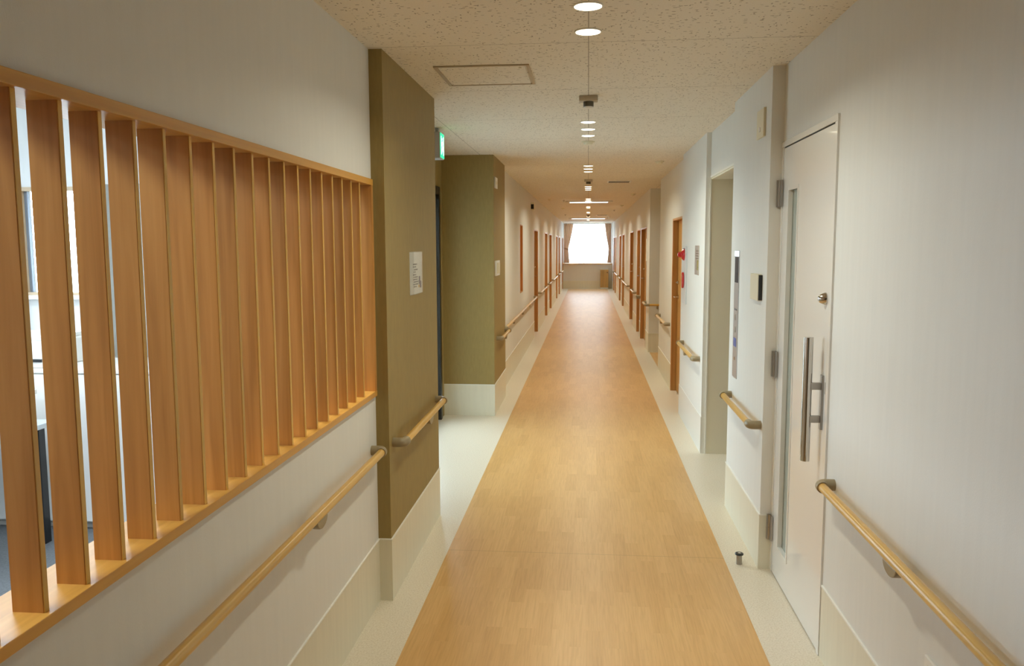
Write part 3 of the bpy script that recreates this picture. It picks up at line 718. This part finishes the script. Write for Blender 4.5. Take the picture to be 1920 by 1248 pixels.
# fire alarm
t = thing('fire_alarm_panel', .873, 7.50, 1.07, 'fire alarm panel with red lamp and red call point beside the sliding door', 'fire alarm')
x = .873
put('panel', MB().box(x, x-.012, 7.36, 7.66, 1.075, 1.590), simple('pale_grey_metal_panel', (.66, .68, .68), .35), t, bevel=.003)
put('warning_lamp', MB().lathe((x-.012, 7.48, 1.515), [(.052, 0), (.052, -.010), (.040, -.022), (.026, -.030), (.024, -.052), (.010, -.060)], 'x', 28), M_RED, t, smooth=True, label='red cone shaped lamp')
n = 28; put('call_point', MB().prism([(7.50+.050*math.cos(2*math.pi*i/n), 1.285+.072*math.sin(2*math.pi*i/n)) for i in range(n)], 'x', x-.012, x-.030), M_RED, t, bevel=.006, label='red oval call point')
put('keyhole', MB().lathe((x-.012, 7.60, 1.235), [(.012, 0), (.012, -.006)], 'x', 16), M_BLACK, t)
put('label_text', MB().box(x-.012, x-.0128, 7.44, 7.56, 1.568, 1.574), M_INK, t)
# paper signs by far doors
for (ya, yb, za, zb, lab) in ((15.34, 15.60, 1.39, 1.60, 'white room plate on the right wall beyond the third brown door'), (12.66, 12.88, 1.36, 1.70, 'white paper sheet on the right wall just beyond the side hall')):
    put('room_plate', MB().box(XR2, XR2-.010, ya, yb, za, zb), M_PAPER, bevel=.001, label=lab, cat='sign')
t = thing('door_closer_box', XL, 13.55, 2.16, 'small dark and cream box high on the left wall before the first door', 'wall box')
put('body', MB().box(XL, XL+.05, 13.38, 13.68, 2.18, 2.30), M_CREAMP, t, bevel=.004); put('dark_lens', MB().box(XL+.002, XL+.048, 13.376, 13.381, 2.195, 2.27), M_BLACK, t)

# door stop on the floor
t = thing('door_stop', .768, 4.06, 0, 'small steel floor door stop with black rubber cap', 'door stop')
put('post', MB().lathe((.768, 4.06, 0), [(.0155, 0), (.0155, .004), (.0145, .005), (.0145, .046)], 'z', 28), M_SATIN, t, smooth=True)
put('rubber_cap', MB().lathe((.768, 4.06, .046), [(.014, 0), (.0205, .002), (.0215, .006), (.0195, .010), (.010, .012), (.009, .009)], 'z', 28), M_BLACK, t, smooth=True)
put('screw', MB().lathe((.768, 4.06, .054), [(.0085, 0), (.0085, .003), (.006, .004)], 'z', 20), M_STEEL, t, smooth=True)

# ------------------------------------------------------------------ alcove glazed door
fr = MB().box(XA-.07, XA+.012, 7.33, 7.40, 0, 2.13).box(XA-.07, XA+.012, 4.95, 5.02, 0, 2.13).box(XA-.07, XA+.012, 5.02, 7.33, 2.06, 2.13)
dd = struct('door_10', fr, M_DKMETAL, bevel=.002)
for (a, b, xx) in ((5.02, 6.20, XA-.02), (6.15, 7.33, XA-.055)):
    lf = MB().box(xx-.015, xx+.015, a, a+.05, .01, 2.06).box(xx-.015, xx+.015, b-.05, b, .01, 2.06).box(xx-.015, xx+.015, a, b, .01, .09).box(xx-.015, xx+.015, a, b, 2.0, 2.06)
    l = struct('sliding_leaf', lf, M_DKMETAL, dd, bevel=.002)
    struct('glass_pane', MB().box(xx-.003, xx+.003, a+.05, b-.05, .09, 2.0), M_TINT, l)

# ------------------------------------------------------------------ end window, curtains, cabinet
wf = MB()
for a, b in ((-.90, -.86), (.82, .86), (-.04, .0)): wf.box(a, b, YE+.08, YE+.14, .925, 2.40)
wf.box(-.86, .82, YE+.085, YE+.135, .925, .965).box(-.86, .82, YE+.085, YE+.135, 2.36, 2.40)
w1 = struct('window_1', wf, simple('pale_aluminium_frame', (.6, .62, .63), .3, .7))
struct('glass_pane', MB().box(-.86, .82, YE+.108, YE+.112, .965, 2.36), M_GLASS, w1)
struct('window_sill', MB().box(-.93, .89, YE-.06, YE+.08, .905, .930), M_SCREENY, w1, bevel=.003, label='wooden window sill')
put('curtain_rail', MB().box(-.91, .87, YE-.085, YE-.045, 2.40, 2.425), M_WHITE, label='white curtain rail over the corridor end window', cat='curtain rail')
def sheer(a, b, label):
    def f(u, v):
        x = a+(b-a)*u; z = 2.395-(2.395-.945)*v
        return (x, YE-.035+.012*math.sin(u*2*math.pi*17)+.004*math.sin(u*57+v*3), z)
    put('sheer_curtain', MB().grid(f, 260, 10), M_SHEER, smooth=True, label=label, cat='curtain', group='sheer curtains over the end window')
sheer(-.87, -.02, 'white sheer curtain over the left half of the end window'); sheer(-.03, .83, 'white sheer curtain over the right half of the end window')
def drape(xo, xt, xw, xb, label):
    """outer edge xo, inner edge at top xt, at the tie xw, at the hem xb"""
    t = thing('drape', xo, YE-.07, .94, label, 'curtain', 'drapes at the end window')
    def inner(v):
        zt = .62
        if v < zt: k = v/zt; return xt+(xw-xt)*(k**1.25)
        k = (v-zt)/(1-zt); return xw+(xb-xw)*(k**1.5)
    def f(u, v):
        x = xo+(inner(v)-xo)*u; am = .022*(1-.5*math.exp(-((v-.62)/.12)**2))
        return (x, YE-.095+am*math.sin(u*2*math.pi*6.5)+.006*math.sin(9*u+5*v), 2.40-(2.40-.955)*v)
    put('cloth', MB().grid(f, 110, 40), M_DRAPE, t, smooth=True)
    put('tieback', MB().grid(lambda u, v: (xo+(inner(.62)-xo)*u, YE-.125-.004*math.sin(math.pi*u), 1.525-.05*v-.04*u), 12, 2), simple('brown_tieback_cloth', (.42, .26, .16), .8), t)
drape(-.905, -.555, -.735, -.69, 'salmon brown drape tied at the left of the end window')
drape(.845, .605, .745, .70, 'salmon brown drape tied at the right of the end window')
t = thing('low_cabinet', .60, YE-.16, 0, 'small yellow oak cabinet below the end window', 'cabinet')
put('plinth', MB().box(.455, .745, YE-.30, YE-.012, 0, .055), M_WHITE, t, label='white plinth')
put('body', MB().box(.452, .748, YE-.31, YE-.010, .055, .712), M_CAB, t, bevel=.004)
put('door', MB().box(.462, .738, YE-.325, YE-.312, .07, .698), M_CAB, t, bevel=.003)
put('knob', MB().lathe((.705, YE-.325, .61), [(.018, 0), (.018, -.012), (.010, -.018)], 'y', 16), M_BLACK, t, smooth=True)

# ------------------------------------------------------------------ day room behind the screen
RX, RY = -5.55, 5.0
dr = MB().box(RX-.1, RX, YB, RY, 0, .95).box(RX-.1, RX, YB, RY, 2.05, 2.6).box(RX-.1, RX, YB, 1.5, .95, 2.05).box(RX-.1, RX, 2.65, 2.77, .95, 2.05).box(RX-.1, RX, 4.2, RY, .95, 2.05)
dr.box(RX-.1, XL-T, YB-.1, YB, 0, 2.6)
wx0, wx1, wz0_, wz1_ = -3.665, -3.155, 1.28, 1.985
dr.box(RX-.1, wx0, RY, RY+.1, 0, 2.6).box(wx1, -1.46, RY, RY+.1, 0, 2.6).box(wx0, wx1, RY, RY+.1, 0, wz0_).box(wx0, wx1, RY, RY+.1, wz1_, 2.6)
dr.box(-1.46, -1.44, 4.56, RY+.1, 0, 2.6)
struct('wall_day_room', dr, W_ROOM)
fr = MB().box(wx0, wx1, RY-.01, RY+.05, wz0_, wz0_+.03).box(wx0, wx1, RY-.01, RY+.05, wz1_-.025, wz1_).box(wx0, wx0+.03, RY-.01, RY+.05, wz0_, wz1_).box(wx1-.03, wx1, RY-.01, RY+.05, wz0_, wz1_)
w2 = struct('window_2', fr, simple('beige_wood_window_frame', (.62, .48, .32), .5))
struct('sash', MB().box(wx0+.03, wx0+.06, RY+.02, RY+.04, wz0_+.03, wz1_-.025).box(wx0+.27, wx0+.295, RY+.02, RY+.04, wz0_+.03, wz1_-.025), simple('blue_grey_aluminium_sash', (.30, .36, .45), .3, .5), w2)
struct('glass_pane', MB().box(wx0+.03, wx1-.03, RY+.028, RY+.032, wz0_+.03, wz1_-.025), M_GLASS, w2)
struct('sill_board', MB().box(wx0-.02, wx1+.02, RY-.06, RY-.01, wz0_-.012, wz0_+.012), M_WHITE, w2)
k = 3
for (a, b) in ((1.5, 2.65), (2.77, 4.2)):
    fr = MB().box(RX-.07, RX-.02, a, a+.04, .95, 2.05).box(RX-.07, RX-.02, b-.04, b, .95, 2.05).box(RX-.07, RX-.02, a, b, .95, .99).box(RX-.07, RX-.02, a, b, 2.01, 2.05)
    ww = struct('window_%d' % k, fr, M_GREYP); k += 1
    struct('glass_pane', MB().box(RX-.047, RX-.043, a+.04, b-.04, .99, 2.01), M_GLASS, ww)
def gcurtain(x0, x1, label):
    def f(u, v): return (x0+(x1-x0)*u, RY-.05+.014*math.sin(u*2*math.pi*max(2, round((x1-x0)*20))), 1.995-(1.995-.90)*v)
    put('grey_curtain', MB().grid(f, 60, 4), M_CURT_G, smooth=True, label=label, cat='curtain')
gcurtain(-3.86, -3.685, 'grey curtain seen through the slats at the left of the day room window')
gcurtain(-3.13, -2.55, 'grey curtain seen through the slats at the right of the day room window')
t = thing('storage_cabinet', -2.9, 4.5, 0, 'low white storage cabinet in the day room behind the slats', 'cabinet')
put('body', MB().box(-3.75, -2.15, 4.27, 4.75, .04, .90), M_WHITE, t, bevel=.003)
put('top', MB().box(-3.77, -2.13, 4.25, 4.76, .90, .92), M_WHITE, t, bevel=.003)
put('plinth', MB().box(-3.73, -2.17, 4.30, 4.73, 0, .04), M_GREYP, t)
for a in (-3.74, -3.21, -2.68): put('door', MB().box(a+.004, a+.526, 4.255, 4.27, .05, .893), M_WHITE, t, bevel=.002)
t = thing('office_table', -3.5, 3.85, 0, 'pale topped table with thick black legs in the day room', 'table')
put('tabletop', MB().box(-4.45, -2.885, 3.50, 4.12, .640, .668), M_TABLE, t, bevel=.003)
put('edge_beam', MB().box(-4.40, -2.95, 4.06, 4.09, .575, .640).box(-4.40, -2.95, 3.53, 3.56, .575, .640), M_BLACK, t, label='black beam under the top')
for lx in (-4.38, -2.945):
    for ly in (3.55, 4.05): put('leg', MB().box(lx-.035, lx+.025, ly-.025, ly+.025, 0, .64), M_BLACK, t, bevel=.002)
t = thing('printer', -3.25, 4.47, .92, 'white desktop printer standing on the storage cabinet', 'printer')
put('body', MB().box(-3.45, -3.02, 4.30, 4.68, .92, 1.075), M_WHITE, t, bevel=.012)
put('paper_slot', MB().box(-3.40, -3.07, 4.292, 4.302, .955, .972), M_BLACK, t)
put('lid', MB().box(-3.44, -3.03, 4.31, 4.67, 1.075, 1.10), M_WHITE, t, bevel=.006)
t = thing('storage_box', -3.12, 3.95, .668, 'white box on the table in front of the printer', 'box')
put('body', MB().box(-3.36, -2.97, 3.82, 4.08, .668, .815), M_WHITE, t, bevel=.004); put('lid', MB().box(-3.37, -2.96, 3.81, 4.09, .815, .84), M_WHITE, t, bevel=.004)

struct('ground', MB().box(-30, -1.5, -20, 45, -.22, -.101).box(-1.5, 20, 31.0, 60, -.22, -.101), M_GROUND)

struct('added_sky_blocker', MB().box(-3.6, -1.456, 5.11, 8.8, 2.35, 2.5), W_ROOM)  # unseen slab added outside the alcove door to block the high sky

M_FILLW = emit('cool_white_added_fill', (0.86, 0.94, 1.0), 5.0)  # panels and their lamps are added out of view to brighten the day room
for x, y, nm in ((-2.9, 3.3, 'above the office table'), (-2.9, .9, 'nearer the viewer'), (-1.9, 3.3, 'close to the timber screen'), (-1.9, .9, 'near the screen end')):
    t = thing('added_fill_panel', x, y, 2.60, 'added cool white fill panel, unseen on the day room ceiling, ' + nm, 'ceiling light')
    put('frame', MB().box(x-.31, x+.31, y-.31, y+.31, 2.588, 2.60), M_WHITE, t); put('glow_face', MB().box(x-.29, x+.29, y-.29, y+.29, 2.584, 2.589), M_FILLW, t)
    l = bpy.data.lights.new('added_fill_lamp', 'AREA'); l.shape = 'SQUARE'; l.size = .56*K; l.energy = 27; l.color = (.76, .88, 1.0)
    o = bpy.data.objects.new('lamp', l); C.objects.link(o); o.parent = t; o.location = (0, 0, -.018*K)
plate('wall_outlet', .912, -1, 2.075, 2.175, .425, .508, 'small white socket plate low on the right wall under the long handrail', 'socket', M_WHITE, .008, (('socket', 2.10, 2.15, .44, .49, .003, M_CREAMP),))
